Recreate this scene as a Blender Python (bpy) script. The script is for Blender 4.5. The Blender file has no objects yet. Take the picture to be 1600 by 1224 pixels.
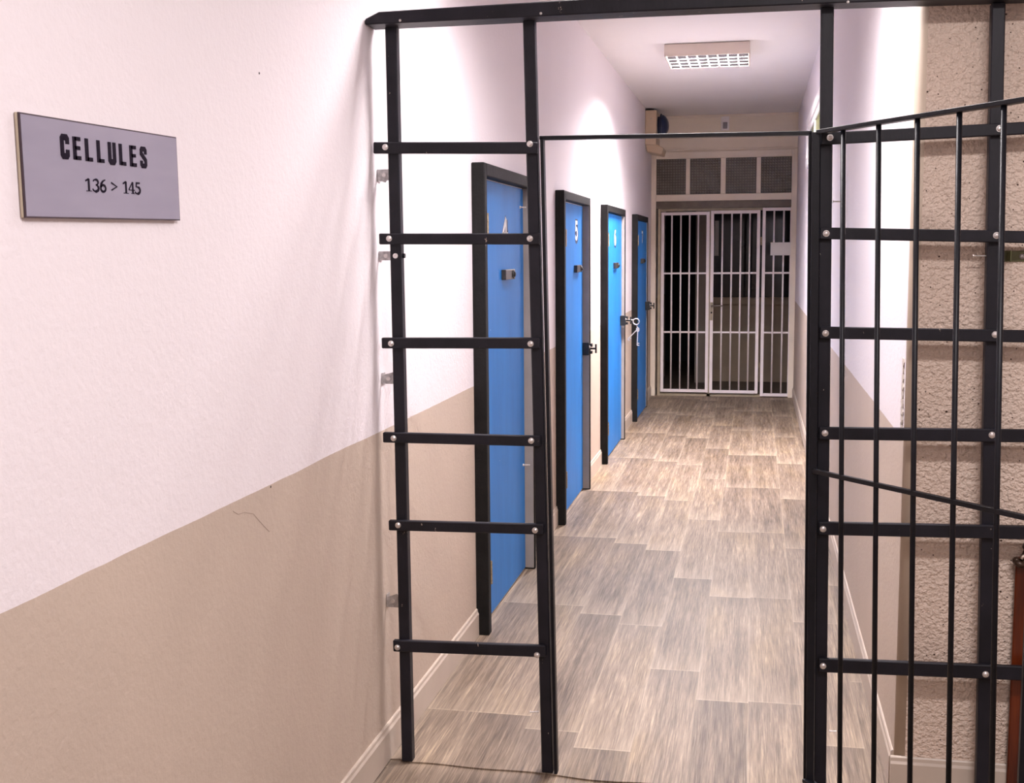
import bpy, bmesh, math, random
from mathutils import Vector, Matrix
random.seed(7)
S = bpy.context.scene
COL = S.collection

# ------------------------------------------------------------------ camera
CAM_H = 1.62
FOC = 1849.6
PITCH, YAW, ROLL = 0.11709, 0.20242, -0.00823
_F = Vector((-math.sin(YAW)*math.cos(PITCH), math.cos(YAW)*math.cos(PITCH), -math.sin(PITCH)))
_R = Vector((math.cos(YAW), math.sin(YAW), 0))
_U = _R.cross(_F)
CR = math.cos(ROLL)*_R + math.sin(ROLL)*_U
CU = -math.sin(ROLL)*_R + math.cos(ROLL)*_U
cd = bpy.data.cameras.new('camera')
cam = bpy.data.objects.new('camera', cd)
COL.objects.link(cam)
cd.sensor_width = 36.0
cd.lens = FOC/1600*36.0
cd.clip_start = 0.02
cam.matrix_world = Matrix(((CR.x, CU.x, -_F.x, 0), (CR.y, CU.y, -_F.y, 0), (CR.z, CU.z, -_F.z, CAM_H), (0, 0, 0, 1)))
S.camera = cam

# ------------------------------------------------------------------ world, exposure
w = bpy.data.worlds.new('world'); S.world = w; w.use_nodes = True
w.node_tree.nodes['Background'].inputs[0].default_value = (0.01, 0.011, 0.014, 1)
w.node_tree.nodes['Background'].inputs[1].default_value = 0.3
vs = S.view_settings
vs.view_transform = 'Standard'; vs.look = 'None'; vs.gamma = 1.0; vs.use_curve_mapping = False
vs.exposure = 0.0
LAMP_TINT = (1.0, 0.935, 0.95)
LAMP_W = dict(near=165, far=500, room=75)

# ------------------------------------------------------------------ room dimensions
XL, XR = -1.139, 0.431
YW, YF = 3.552, 13.317          # face of the stub wall, end of the corridor
YG = 3.485                      # front face of the grille posts
H = 3.088
ZP = 1.068                      # paint line
ZB = 0.117                      # baseboard height

def px(x, y, axis, val):
    """the real point where the sight line through a photo pixel meets a plane of the room"""
    v = _F + (x-800)/FOC*CR - (y-612)/FOC*CU
    i = 'xyz'.index(axis)
    o = Vector((0, 0, CAM_H))
    return o + v*((val-o[i])/v[i])

# ------------------------------------------------------------------ materials
def new_mat(name):
    m = bpy.data.materials.new(name); m.use_nodes = True
    nt = m.node_tree; b = nt.nodes['Principled BSDF']
    return m, nt, b
def N(nt, t, **kw):
    n = nt.nodes.new(t)
    for k, v in kw.items(): setattr(n, k, v)
    return n
def L(nt, a, b): nt.links.new(a, b)
def coords(nt, scale=(1, 1, 1)):
    g = N(nt, 'ShaderNodeNewGeometry')
    mp = N(nt, 'ShaderNodeMapping'); mp.inputs['Scale'].default_value = scale
    L(nt, g.outputs['Position'], mp.inputs['Vector'])
    return mp.outputs['Vector']
def noise(nt, vec, scale, detail=3, rough=0.55):
    n = N(nt, 'ShaderNodeTexNoise'); n.inputs['Scale'].default_value = scale
    n.inputs['Detail'].default_value = detail; n.inputs['Roughness'].default_value = rough
    L(nt, vec, n.inputs['Vector']); return n.outputs['Fac']
def ramp(nt, fac, stops):
    r = N(nt, 'ShaderNodeValToRGB'); e = r.color_ramp.elements
    e[0].position, e[0].color = stops[0][0], (*stops[0][1], 1)
    e[1].position, e[1].color = stops[1][0], (*stops[1][1], 1)
    for p, c in stops[2:]:
        x = e.new(p); x.color = (*c, 1)
    L(nt, fac, r.inputs[0]); return r.outputs[0]
def math_(nt, op, a, b=None, clamp=False):
    n = N(nt, 'ShaderNodeMath', operation=op, use_clamp=clamp)
    for i, v in enumerate((a, b)):
        if v is None: continue
        if isinstance(v, (int, float)): n.inputs[i].default_value = v
        else: L(nt, v, n.inputs[i])
    return n.outputs[0]
def mix(nt, fac, a, b, mode='MIX'):
    n = N(nt, 'ShaderNodeMix', data_type='RGBA', blend_type=mode)
    if isinstance(fac, (int, float)): n.inputs[0].default_value = fac
    else: L(nt, fac, n.inputs[0])
    for i, v in ((6, a), (7, b)):
        if isinstance(v, tuple): n.inputs[i].default_value = (*v, 1)
        else: L(nt, v, n.inputs[i])
    return n.outputs[2]
def bump(nt, b, h, strength, dist):
    n = N(nt, 'ShaderNodeBump'); n.inputs['Strength'].default_value = strength; n.inputs['Distance'].default_value = dist
    L(nt, h, n.inputs['Height']); L(nt, n.outputs[0], b.inputs['Normal'])

UPPER = (0.83, 0.765, 0.787)
LOWER = (0.55, 0.445, 0.365)

def mat_wall():
    m, nt, b = new_mat('two_tone_wall_paint')
    v = coords(nt)
    g = N(nt, 'ShaderNodeNewGeometry'); sp = N(nt, 'ShaderNodeSeparateXYZ'); L(nt, g.outputs['Position'], sp.inputs[0])
    wob = noise(nt, v, 3.0, 4)
    z = math_(nt, 'ADD', sp.outputs[2], math_(nt, 'MULTIPLY', math_(nt, 'SUBTRACT', wob, 0.5), 0.010))
    f = math_(nt, 'GREATER_THAN', z, ZP)
    n2 = noise(nt, v, 1.3, 4)
    up = ramp(nt, n2, [(0.25, tuple(c*0.97 for c in UPPER)), (0.75, UPPER)])
    lo = ramp(nt, n2, [(0.3, tuple(c*0.93 for c in LOWER)), (0.7, tuple(c*1.05 for c in LOWER))])
    L(nt, mix(nt, f, lo, up), b.inputs['Base Color'])
    b.inputs['Roughness'].default_value = 0.62
    hgt = math_(nt, 'ADD', noise(nt, v, 75, 3), math_(nt, 'MULTIPLY', noise(nt, v, 26, 3), 0.8))
    bump(nt, b, hgt, 0.30, 0.0045)
    return m
def mat_pebble():
    m, nt, b = new_mat('pitted_plaster')
    v = coords(nt)
    n2 = noise(nt, v, 2.0, 3)
    base = ramp(nt, n2, [(0.3, (0.66, 0.52, 0.425)), (0.7, (0.75, 0.60, 0.50))])
    vo = N(nt, 'ShaderNodeTexVoronoi'); vo.inputs['Scale'].default_value = 42; L(nt, v, vo.inputs['Vector'])
    sep = N(nt, 'ShaderNodeSeparateColor'); L(nt, vo.outputs['Color'], sep.inputs[0])
    keep = math_(nt, 'GREATER_THAN', sep.outputs[0], 0.35)
    size = math_(nt, 'ADD', math_(nt, 'MULTIPLY', sep.outputs[1], 0.18), 0.05)
    pit = math_(nt, 'MULTIPLY', math_(nt, 'LESS_THAN', vo.outputs['Distance'], size), keep)
    L(nt, mix(nt, pit, base, (0.07, 0.035, 0.02)), b.inputs['Base Color'])
    b.inputs['Roughness'].default_value = 0.5
    h = math_(nt, 'SUBTRACT', noise(nt, v, 78, 2), math_(nt, 'MULTIPLY', pit, 0.6))
    bump(nt, b, h, 0.9, 0.016)
    return m
def mat_plain(name, col, rough=0.5, metal=0.0, var=0.06, nscale=8, bmp=0.0, bscale=60, spec=None):
    m, nt, b = new_mat(name)
    v = coords(nt)
    n = noise(nt, v, nscale, 4)
    L(nt, ramp(nt, n, [(0.3, tuple(c*(1-var) for c in col)), (0.7, tuple(min(1, c*(1+var)) for c in col))]), b.inputs['Base Color'])
    b.inputs['Roughness'].default_value = rough; b.inputs['Metallic'].default_value = metal
    if spec is not None: b.inputs['Specular IOR Level'].default_value = spec
    if bmp: bump(nt, b, noise(nt, v, bscale, 3), bmp, 0.004)
    return m
def mat_black_wood():
    m, nt, b = new_mat('black_painted_wood')
    v = coords(nt)
    n = noise(nt, v, 9, 5)
    base = ramp(nt, n, [(0.3, (0.006, 0.0055, 0.009)), (0.75, (0.014, 0.013, 0.020))])
    sc = noise(nt, coords(nt, (1, 1, 0.45)), 55, 4, 0.7)
    msk = math_(nt, 'MULTIPLY', math_(nt, 'GREATER_THAN', sc, 0.70), math_(nt, 'GREATER_THAN', noise(nt, v, 4, 2), 0.5))
    L(nt, mix(nt, msk, base, (0.34, 0.27, 0.23)), b.inputs['Base Color'])
    b.inputs['Roughness'].default_value = 0.5; b.inputs['Specular IOR Level'].default_value = 0.3
    bump(nt, b, noise(nt, coords(nt, (1, 1, 0.3)), 90, 3), 0.35, 0.002)
    return m
def mat_floor():
    m, nt, b = new_mat('grey_oak_vinyl_planks')
    g = N(nt, 'ShaderNodeNewGeometry'); sp = N(nt, 'ShaderNodeSeparateXYZ'); L(nt, g.outputs['Position'], sp.inputs[0])
    W, LEN = 0.187, 1.32
    u = math_(nt, 'DIVIDE', math_(nt, 'ADD', sp.outputs[0], 10*W), W)
    row = math_(nt, 'FLOOR', u)
    fu = math_(nt, 'FRACT', u)
    wn = N(nt, 'ShaderNodeTexWhiteNoise', noise_dimensions='1D'); L(nt, row, wn.inputs['W'])
    vv = math_(nt, 'DIVIDE', math_(nt, 'ADD', sp.outputs[1], math_(nt, 'MULTIPLY', wn.outputs['Value'], 7.3)), LEN)
    vv = math_(nt, 'ADD', vv, 20)
    cell = math_(nt, 'FLOOR', vv); fv = math_(nt, 'FRACT', vv)
    cb = N(nt, 'ShaderNodeCombineXYZ'); L(nt, row, cb.inputs[0]); L(nt, cell, cb.inputs[1])
    pn = N(nt, 'ShaderNodeTexWhiteNoise', noise_dimensions='3D'); L(nt, cb.outputs[0], pn.inputs['Vector'])
    rnd = pn.outputs['Value']
    # grain follows the plank; every plank its own piece of it
    off = N(nt, 'ShaderNodeCombineXYZ'); L(nt, math_(nt, 'MULTIPLY', rnd, 31.0), off.inputs[0]); L(nt, math_(nt, 'MULTIPLY', rnd, 17.0), off.inputs[1])
    va = N(nt, 'ShaderNodeVectorMath', operation='ADD'); L(nt, g.outputs['Position'], va.inputs[0]); L(nt, off.outputs[0], va.inputs[1])
    def mp(s):
        q = N(nt, 'ShaderNodeMapping'); q.inputs['Scale'].default_value = s; L(nt, va.outputs[0], q.inputs['Vector']); return q.outputs['Vector']
    fine = noise(nt, mp((210, 6, 1)), 1.0, 4, 0.68)
    mid = noise(nt, mp((48, 1.7, 1)), 1.0, 3, 0.6)
    big = noise(nt, mp((10, 1.1, 1)), 1.0, 3, 0.5)
    s = math_(nt, 'ADD', math_(nt, 'MULTIPLY', fine, 0.62), math_(nt, 'ADD', math_(nt, 'MULTIPLY', mid, 0.42), math_(nt, 'MULTIPLY', big, 0.24)))
    s = math_(nt, 'ADD', s, math_(nt, 'MULTIPLY', math_(nt, 'SUBTRACT', rnd, 0.5), 0.09))
    col = ramp(nt, s, [(0.46, (0.066, 0.044, 0.030)), (0.84, (0.44, 0.336, 0.23)), (0.55, (0.120, 0.086, 0.062)), (0.64, (0.185, 0.136, 0.099)), (0.73, (0.265, 0.199, 0.145))])
    # worn pale streaks along plank edges and pale ends
    eu = math_(nt, 'MINIMUM', fu, math_(nt, 'SUBTRACT', 1.0, fu))
    edge = math_(nt, 'MULTIPLY', math_(nt, 'MULTIPLY', math_(nt, 'LESS_THAN', eu, 0.018), 0.30), mid)
    wide = math_(nt, 'MULTIPLY', math_(nt, 'MULTIPLY', math_(nt, 'SUBTRACT', 0.16, eu, True), 1.3), mid)
    end = math_(nt, 'MULTIPLY', math_(nt, 'LESS_THAN', fv, 0.007), 0.16)
    wend = math_(nt, 'MULTIPLY', math_(nt, 'MULTIPLY', math_(nt, 'SUBTRACT', 0.22, fv, True), 2.2), mid)
    # one end of the board starts dark, the other ends pale
    dend = math_(nt, 'MULTIPLY', math_(nt, 'MULTIPLY', math_(nt, 'SUBTRACT', fv, 0.78, True), 2.6), big)
    pale = math_(nt, 'ADD', math_(nt, 'ADD', edge, wide), math_(nt, 'ADD', end, wend), True)
    col = mix(nt, pale, col, (0.47, 0.375, 0.28))
    col = mix(nt, dend, col, (0.09, 0.068, 0.058))
    warm = math_(nt, 'MULTIPLY', math_(nt, 'SUBTRACT', noise(nt, mp((5, 1.3, 1)), 1.0, 3), 0.50, True), 2.6)
    col = mix(nt, warm, col, mix(nt, 1.0, col, (1.06, 1.0, 0.80), 'MULTIPLY'))
    L(nt, col, b.inputs['Base Color'])
    b.inputs['Roughness'].default_value = 0.5
    b.inputs['Specular IOR Level'].default_value = 0.35
    bump(nt, b, fine, 0.25, 0.0015)
    return m
def mat_blue():
    m, nt, b = new_mat('blue_door_paint')
    v = coords(nt, (1, 1, 0.25))
    n = noise(nt, v, 7, 4)
    base = ramp(nt, n, [(0.3, (0.014, 0.158, 0.49)), (0.72, (0.019, 0.198, 0.57))])
    v2 = coords(nt)
    ch = math_(nt, 'MULTIPLY', math_(nt, 'GREATER_THAN', noise(nt, v2, 38, 3, 0.6), 0.745), math_(nt, 'GREATER_THAN', noise(nt, v2, 2.6, 2), 0.56))
    L(nt, mix(nt, ch, base, (0.55, 0.68, 0.80)), b.inputs['Base Color'])
    b.inputs['Roughness'].default_value = 0.5; b.inputs['Specular IOR Level'].default_value = 0.22
    bump(nt, b, noise(nt, v, 30, 3), 0.2, 0.002)
    return m
def mat_glass_grid():
    m, nt, b = new_mat('patterned_glass')
    v = coords(nt)
    g = N(nt, 'ShaderNodeNewGeometry'); sp = N(nt, 'ShaderNodeSeparateXYZ'); L(nt, g.outputs['Position'], sp.inputs[0])
    def wave(o, off):
        f = math_(nt, 'FRACT', math_(nt, 'DIVIDE', math_(nt, 'ADD', o, 10+off), 0.029))
        return math_(nt, 'ABSOLUTE', math_(nt, 'SUBTRACT', math_(nt, 'MULTIPLY', f, 2), 1))
    h = math_(nt, 'MULTIPLY', wave(sp.outputs[0], 0), wave(sp.outputs[2], 0))
    n = noise(nt, v, 3.5, 3)
    c = mix(nt, h, ramp(nt, n, [(0.3, (0.075, 0.06, 0.043)), (0.7, (0.12, 0.098, 0.078))]), ramp(nt, n, [(0.3, (0.23, 0.195, 0.15)), (0.7, (0.33, 0.285, 0.235))]))
    L(nt, c, b.inputs['Base Color'])
    b.inputs['Roughness'].default_value = 0.25
    b.inputs['Transmission Weight'].default_value = 0.25
    bump(nt, b, h, 0.8, 0.004)
    return m
def mat_dark_glass(name, col, trans=0.7, rough=0.06):
    m, nt, b = new_mat(name)
    L(nt, ramp(nt, noise(nt, coords(nt), 3, 2), [(0.3, col), (0.7, tuple(c*1.25 for c in col))]), b.inputs['Base Color'])
    b.inputs['Roughness'].default_value = rough; b.inputs['Transmission Weight'].default_value = trans
    return m
def mat_varnish():
    m, nt, b = new_mat('red_brown_varnished_wood')
    v = coords(nt, (1, 1, 0.08))
    n = noise(nt, v, 45, 4, 0.6)
    L(nt, ramp(nt, n, [(0.35, (0.055, 0.007, 0.0015)), (0.68, (0.15, 0.026, 0.005))]), b.inputs['Base Color'])
    b.inputs['Roughness'].default_value = 0.3
    return m
def mat_sign():
    m, nt, b = new_mat('brushed_silver_sign_face')
    v = coords(nt, (1, 2.0, 9))
    n = noise(nt, v, 1.3, 3)
    L(nt, ramp(nt, n, [(0.35, (0.285, 0.265, 0.34)), (0.7, (0.335, 0.31, 0.39))]), b.inputs['Base Color'])
    b.inputs['Roughness'].default_value = 0.42; b.inputs['Metallic'].default_value = 0.15
    return m

M = {}
M['wall'] = mat_wall()
M['pebble'] = mat_pebble()
M['crack'] = mat_plain('hairline_crack', (0.40, 0.315, 0.255), 0.8)
M['corner'] = mat_plain('smooth_beige_corner', (0.50, 0.40, 0.31), 0.55, var=0.05, nscale=5, bmp=0.1)
M['ceiling'] = mat_plain('ceiling_paint', (0.80, 0.765, 0.755), 0.8, var=0.02, nscale=1.5, bmp=0.2, bscale=120)
M['end_wall'] = mat_plain('beige_end_wall_paint', (0.84, 0.735, 0.60), 0.6, var=0.04, nscale=4, bmp=0.3, bscale=60)
M['base'] = mat_plain('taupe_baseboard', (0.55, 0.46, 0.385), 0.4, var=0.05, nscale=6)
M['cream'] = mat_plain('cream_gloss_paint', (0.84, 0.735, 0.61), 0.38, var=0.06, nscale=5)
M['floor'] = mat_floor()
M['black'] = mat_black_wood()
M['steel_black'] = mat_plain('black_painted_steel', (0.006, 0.006, 0.009), 0.42, var=0.3, nscale=20, bmp=0.1, bscale=200)
M['steel_black'].node_tree.nodes['Principled BSDF'].inputs['Specular IOR Level'].default_value = 0.25
M['zinc'] = mat_plain('zinc_plated_screw', (0.72, 0.68, 0.66), 0.32, metal=0.75, var=0.2, nscale=120)
M['galv'] = mat_plain('galvanised_bracket', (0.46, 0.44, 0.44), 0.38, metal=0.65, var=0.3, nscale=90)
M['hole'] = mat_plain('dark_hole', (0.02, 0.018, 0.018), 0.8)
M['green'] = mat_plain('green_painted_bracket', (0.13, 0.13, 0.055), 0.5, var=0.15, nscale=40)
M['blue'] = mat_blue()
M['door_black'] = mat_plain('black_door_frame_paint', (0.008, 0.0075, 0.0075), 0.6, var=0.35, nscale=12, bmp=0.3, bscale=90)
M['door_black'].node_tree.nodes['Principled BSDF'].inputs['Specular IOR Level'].default_value = 0.2
M['door_grey'] = mat_plain('grey_rebate_paint', (0.30, 0.255, 0.225), 0.5, var=0.08)
M['lock'] = mat_plain('black_iron_lock', (0.020, 0.018, 0.016), 0.42, metal=0.2, var=0.4, nscale=60)
M['latch'] = mat_plain('dull_bronze_latch', (0.045, 0.038, 0.032), 0.4, metal=0.3, var=0.25, nscale=60)
M['brass'] = mat_plain('worn_hinge_metal', (0.34, 0.27, 0.17), 0.4, metal=0.6, var=0.4, nscale=90)
M['white_paint'] = mat_plain('white_number_paint', (0.85, 0.84, 0.84), 0.5, var=0.02)
M['shadow_paint'] = mat_plain('dark_number_outline', (0.012, 0.018, 0.07), 0.5, var=0.1)
M['gate_white'] = mat_plain('white_gate_enamel', (0.92, 0.83, 0.84), 0.35, var=0.04, nscale=10)
M['gate_old'] = mat_plain('yellowed_gate_frame', (0.42, 0.35, 0.25), 0.45, var=0.12, nscale=15)
M['header'] = mat_plain('brown_metal_header', (0.13, 0.10, 0.075), 0.45, var=0.2, nscale=12)
M['lever'] = mat_plain('brushed_lever', (0.33, 0.29, 0.27), 0.3, metal=0.8, var=0.1)
M['glass'] = mat_glass_grid()
M['night'] = mat_dark_glass('night_window_glass', (0.012, 0.012, 0.016), 0.0, 0.12)
M['green_glass'] = mat_dark_glass('green_tinted_glass', (0.16, 0.17, 0.07), 0.2, 0.2)
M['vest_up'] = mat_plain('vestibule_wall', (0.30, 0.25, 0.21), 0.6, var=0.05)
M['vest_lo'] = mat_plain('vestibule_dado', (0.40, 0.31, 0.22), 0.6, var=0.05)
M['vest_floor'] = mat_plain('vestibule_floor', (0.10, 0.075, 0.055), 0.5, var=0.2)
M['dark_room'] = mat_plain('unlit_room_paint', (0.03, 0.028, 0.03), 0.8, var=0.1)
M['paper'] = mat_plain('white_paper', (0.78, 0.74, 0.70), 0.7, var=0.02)
M['lamp_white'] = mat_plain('white_lamp_housing', (0.66, 0.57, 0.50), 0.4, var=0.02)
M['louvre'] = mat_plain('anodised_louvre', (0.014, 0.0135, 0.0135), 0.8, var=0.02, spec=0.0)  # dimness put into the colour: near black so lit blades don't clip
M['louvre_grey'] = mat_plain('aluminium_louvre', (0.0052, 0.0047, 0.0050), 0.8, metal=0.0, spec=0.0, var=0.15, nscale=60)  # near black too, so the cells under the lamp read as dim grey
M['beige_plastic'] = mat_plain('beige_plastic_housing', (0.60, 0.46, 0.32), 0.42, var=0.04)
M['white_plastic'] = mat_plain('white_plastic_housing', (0.90, 0.85, 0.84), 0.35, var=0.03)
M['grey_lens'] = mat_plain('grey_sensor_lens', (0.26, 0.24, 0.26), 0.25, var=0.05)
M['navy'] = mat_plain('dark_blue_bell', (0.012, 0.018, 0.05), 0.28, metal=0.1, var=0.3, nscale=20)
M['sign_face'] = mat_sign()
M['sign_edge'] = mat_plain('dark_sign_rim', (0.05, 0.028, 0.04), 0.4)
M['sign_back'] = mat_plain('beige_sign_board', (0.44, 0.36, 0.27), 0.5)
M['ink'] = mat_plain('black_lettering', (0.010, 0.005, 0.015), 0.7, spec=0.1)
M['varnish'] = mat_varnish()
M['bronze'] = mat_plain('aged_bronze_cord', (0.05, 0.028, 0.018), 0.35, metal=0.4, var=0.5, nscale=80)
M['silver_cord'] = mat_plain('pale_metallic_band', (0.62, 0.52, 0.44), 0.3, metal=0.5, var=0.2, nscale=80)
M['chip'] = mat_plain('bare_chipped_plaster', (0.56, 0.49, 0.43), 0.9, var=0.15, nscale=60, bmp=0.8, bscale=80)
mt, nt, b = new_mat('lit_fluorescent_tube')
b.inputs['Base Color'].default_value = (0.9, 0.86, 0.88, 1)
b.inputs['Emission Color'].default_value = (1, 0.94, 0.97, 1); b.inputs['Emission Strength'].default_value = 2.5
M['tube'] = mt
M['lamp_grid'] = mat_plain('white_louvre_edge', (0.90, 0.88, 0.88), 0.4, var=0.02)

# ------------------------------------------------------------------ mesh helpers
class MB:
    def __init__(s): s.bm = bmesh.new(); s.mi = 0
    def faces(s, vs, fs):
        v = [s.bm.verts.new(p) for p in vs]
        for f in fs:
            try: fc = s.bm.faces.new([v[i] for i in f]); fc.material_index = s.mi
            except ValueError: pass
    def box(s, x0, x1, y0, y1, z0, z1):
        s.faces([(x, y, z) for x in (x0, x1) for y in (y0, y1) for z in (z0, z1)],
                [(0, 1, 3, 2), (4, 6, 7, 5), (0, 4, 5, 1), (2, 3, 7, 6), (0, 2, 6, 4), (1, 5, 7, 3)])
        return s
    def bar(s, a, b, w, d, side=None):
        """square bar from a to b; w along side, d across it"""
        a, b = Vector(a), Vector(b); t = (b-a).normalized()
        sd = Vector(side) if side is not None else (Vector((1, 0, 0)) if abs(t.x) < 0.8 else Vector((0, 0, 1)))
        sd = (sd - t*sd.dot(t)).normalized(); n = t.cross(sd)
        vs = [p + sd*(i*w/2) + n*(j*d/2) for p in (a, b) for i in (-1, 1) for j in (-1, 1)]
        s.faces(vs, [(0, 1, 3, 2), (4, 6, 7, 5), (0, 4, 5, 1), (2, 3, 7, 6), (0, 2, 6, 4), (1, 5, 7, 3)])
        return s
    def tube(s, a, b, r, r2=None, n=12):
        a, b = Vector(a), Vector(b); t = (b-a).normalized(); r2 = r if r2 is None else r2
        q = Vector((1, 0, 0)) if abs(t.x) < 0.8 else Vector((0, 1, 0))
        u = (q-t*q.dot(t)).normalized(); v = t.cross(u)
        vs = [p + (u*math.cos(k*2*math.pi/n) + v*math.sin(k*2*math.pi/n))*rr for p, rr in ((a, r), (b, r2)) for k in range(n)]
        fs = [(k, (k+1) % n, n+(k+1) % n, n+k) for k in range(n)] + [tuple(range(n-1, -1, -1)), tuple(range(n, 2*n))]
        s.faces(vs, fs); return s
    def dome(s, c, axis, r, h, n=16, rings=5):
        """rounded cap of radius r standing h off point c along axis"""
        c, t = Vector(c), Vector(axis).normalized()
        q = Vector((1, 0, 0)) if abs(t.x) < 0.8 else Vector((0, 1, 0))
        u = (q-t*q.dot(t)).normalized(); v = t.cross(u); vs = []
        for i in range(rings):
            a = i/rings*math.pi/2
            for k in range(n):
                vs.append(c + t*(h*math.sin(a)) + (u*math.cos(k*2*math.pi/n)+v*math.sin(k*2*math.pi/n))*(r*math.cos(a)))
        vs.append(c+t*h)
        fs = [tuple(range(n-1, -1, -1))]
        for i in range(rings-1):
            for k in range(n): fs.append((i*n+k, i*n+(k+1) % n, (i+1)*n+(k+1) % n, (i+1)*n+k))
        for k in range(n): fs.append(((rings-1)*n+k, (rings-1)*n+(k+1) % n, rings*n))
        s.faces(vs, fs); return s
    def torus(s, c, axis, R, r, n=24, m=8, a0=0, a1=2*math.pi):
        c, t = Vector(c), Vector(axis).normalized()
        q = Vector((1, 0, 0)) if abs(t.x) < 0.8 else Vector((0, 1, 0))
        u = (q-t*q.dot(t)).normalized(); v = t.cross(u)
        closed = abs(a1-a0-2*math.pi) < 1e-6; cnt = n if closed else n+1
        vs = []
        for i in range(cnt):
            a = a0+(a1-a0)*i/n; d = u*math.cos(a)+v*math.sin(a)
            for j in range(m):
                bb = j*2*math.pi/m; vs.append(c + d*(R+r*math.cos(bb)) + t*(r*math.sin(bb)))
        fs = []
        for i in range(n):
            i2 = (i+1) % cnt
            for j in range(m): fs.append((i*m+j, i2*m+j, i2*m+(j+1) % m, i*m+(j+1) % m))
        s.faces(vs, fs); return s
    def prism(s, poly, fn, h):
        """poly: 2D outline; fn(u,v,w) -> point; extruded w from 0 to h"""
        n = len(poly)
        vs = [fn(u, v, 0) for u, v in poly] + [fn(u, v, h) for u, v in poly]
        s.faces(vs, [tuple(range(n-1, -1, -1)), tuple(range(n, 2*n))] + [(k, (k+1) % n, n+(k+1) % n, n+k) for k in range(n)])
        return s
    def ribbon(s, pts, wd, fn, h, w0=0.0, closed=False):
        """a stroke of lettering: mitred ribbon along 2D pts, raised from w0 to w0+h"""
        P = [Vector((a, b)) for a, b in pts]; n = len(P); Lf, Rt = [], []
        for i in range(n):
            pa = P[i-1] if (i > 0 or closed) else None; pb = P[(i+1) % n] if (i < n-1 or closed) else None
            d1 = (P[i]-pa).normalized() if pa is not None else None; d2 = (pb-P[i]).normalized() if pb is not None else None
            if d1 is None: d1 = d2
            if d2 is None: d2 = d1
            t = (d1+d2).normalized(); nn = Vector((-t.y, t.x)); n1 = Vector((-d1.y, d1.x))
            k = min(1.6, 1/max(0.4, nn.dot(n1))); ww = wd if isinstance(wd, (int, float)) else wd[i]
            Lf.append(P[i]+nn*ww/2*k); Rt.append(P[i]-nn*ww/2*k)
        for i in range(n if closed else n-1):
            j = (i+1) % n
            q = [Lf[i], Rt[i], Rt[j], Lf[j]]
            vs = [fn(a.x, a.y, w0) for a in q]+[fn(a.x, a.y, w0+h) for a in q]
            s.faces(vs, [(3, 2, 1, 0), (4, 5, 6, 7), (0, 1, 5, 4), (1, 2, 6, 5), (2, 3, 7, 6), (3, 0, 4, 7)])
        return s
    def build(s, name, mat, parent=None, bevel=0.0, smooth=False, seg=1):
        me = bpy.data.meshes.new(name)
        bmesh.ops.recalc_face_normals(s.bm, faces=s.bm.faces)
        s.bm.to_mesh(me); s.bm.free()
        for mm in (mat if isinstance(mat, (list, tuple)) else [mat]): me.materials.append(M[mm])
        if smooth:
            for p in me.polygons: p.use_smooth = True
        o = bpy.data.objects.new(name, me); COL.objects.link(o)
        if parent is not None: parent_to(o, parent)
        if bevel:
            md = o.modifiers.new('bevel', 'BEVEL'); md.width = bevel; md.segments = seg; md.limit_method = 'ANGLE'
        return o
WORLD = {}
def parent_to(o, p):
    o.parent = p
    q = p; off = Vector((0, 0, 0))
    while q is not None: off += q.location; q = q.parent
    o.location = -off                     # meshes are written in world coordinates
def thing(name, label, cat, loc, group=None, kind=None):
    o = bpy.data.objects.new(name, None); COL.objects.link(o); o.location = loc
    o.empty_display_size = 0.05
    return tag(o, label, cat, group, kind)
def tag(o, label=None, cat=None, group=None, kind=None):
    if label: o['label'] = label
    if cat: o['category'] = cat
    if group: o['group'] = group
    if kind: o['kind'] = kind
    return o
def struct(o, label=None, cat=None): return tag(o, label, cat, None, 'structure')
def box(*a): return MB().box(*a)
def arc(cx, cy, rx, ry, a0, a1, n=8):
    return [(cx+rx*math.cos(math.radians(a0+(a1-a0)*i/n)), cy+ry*math.sin(math.radians(a0+(a1-a0)*i/n))) for i in range(n+1)]

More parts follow.
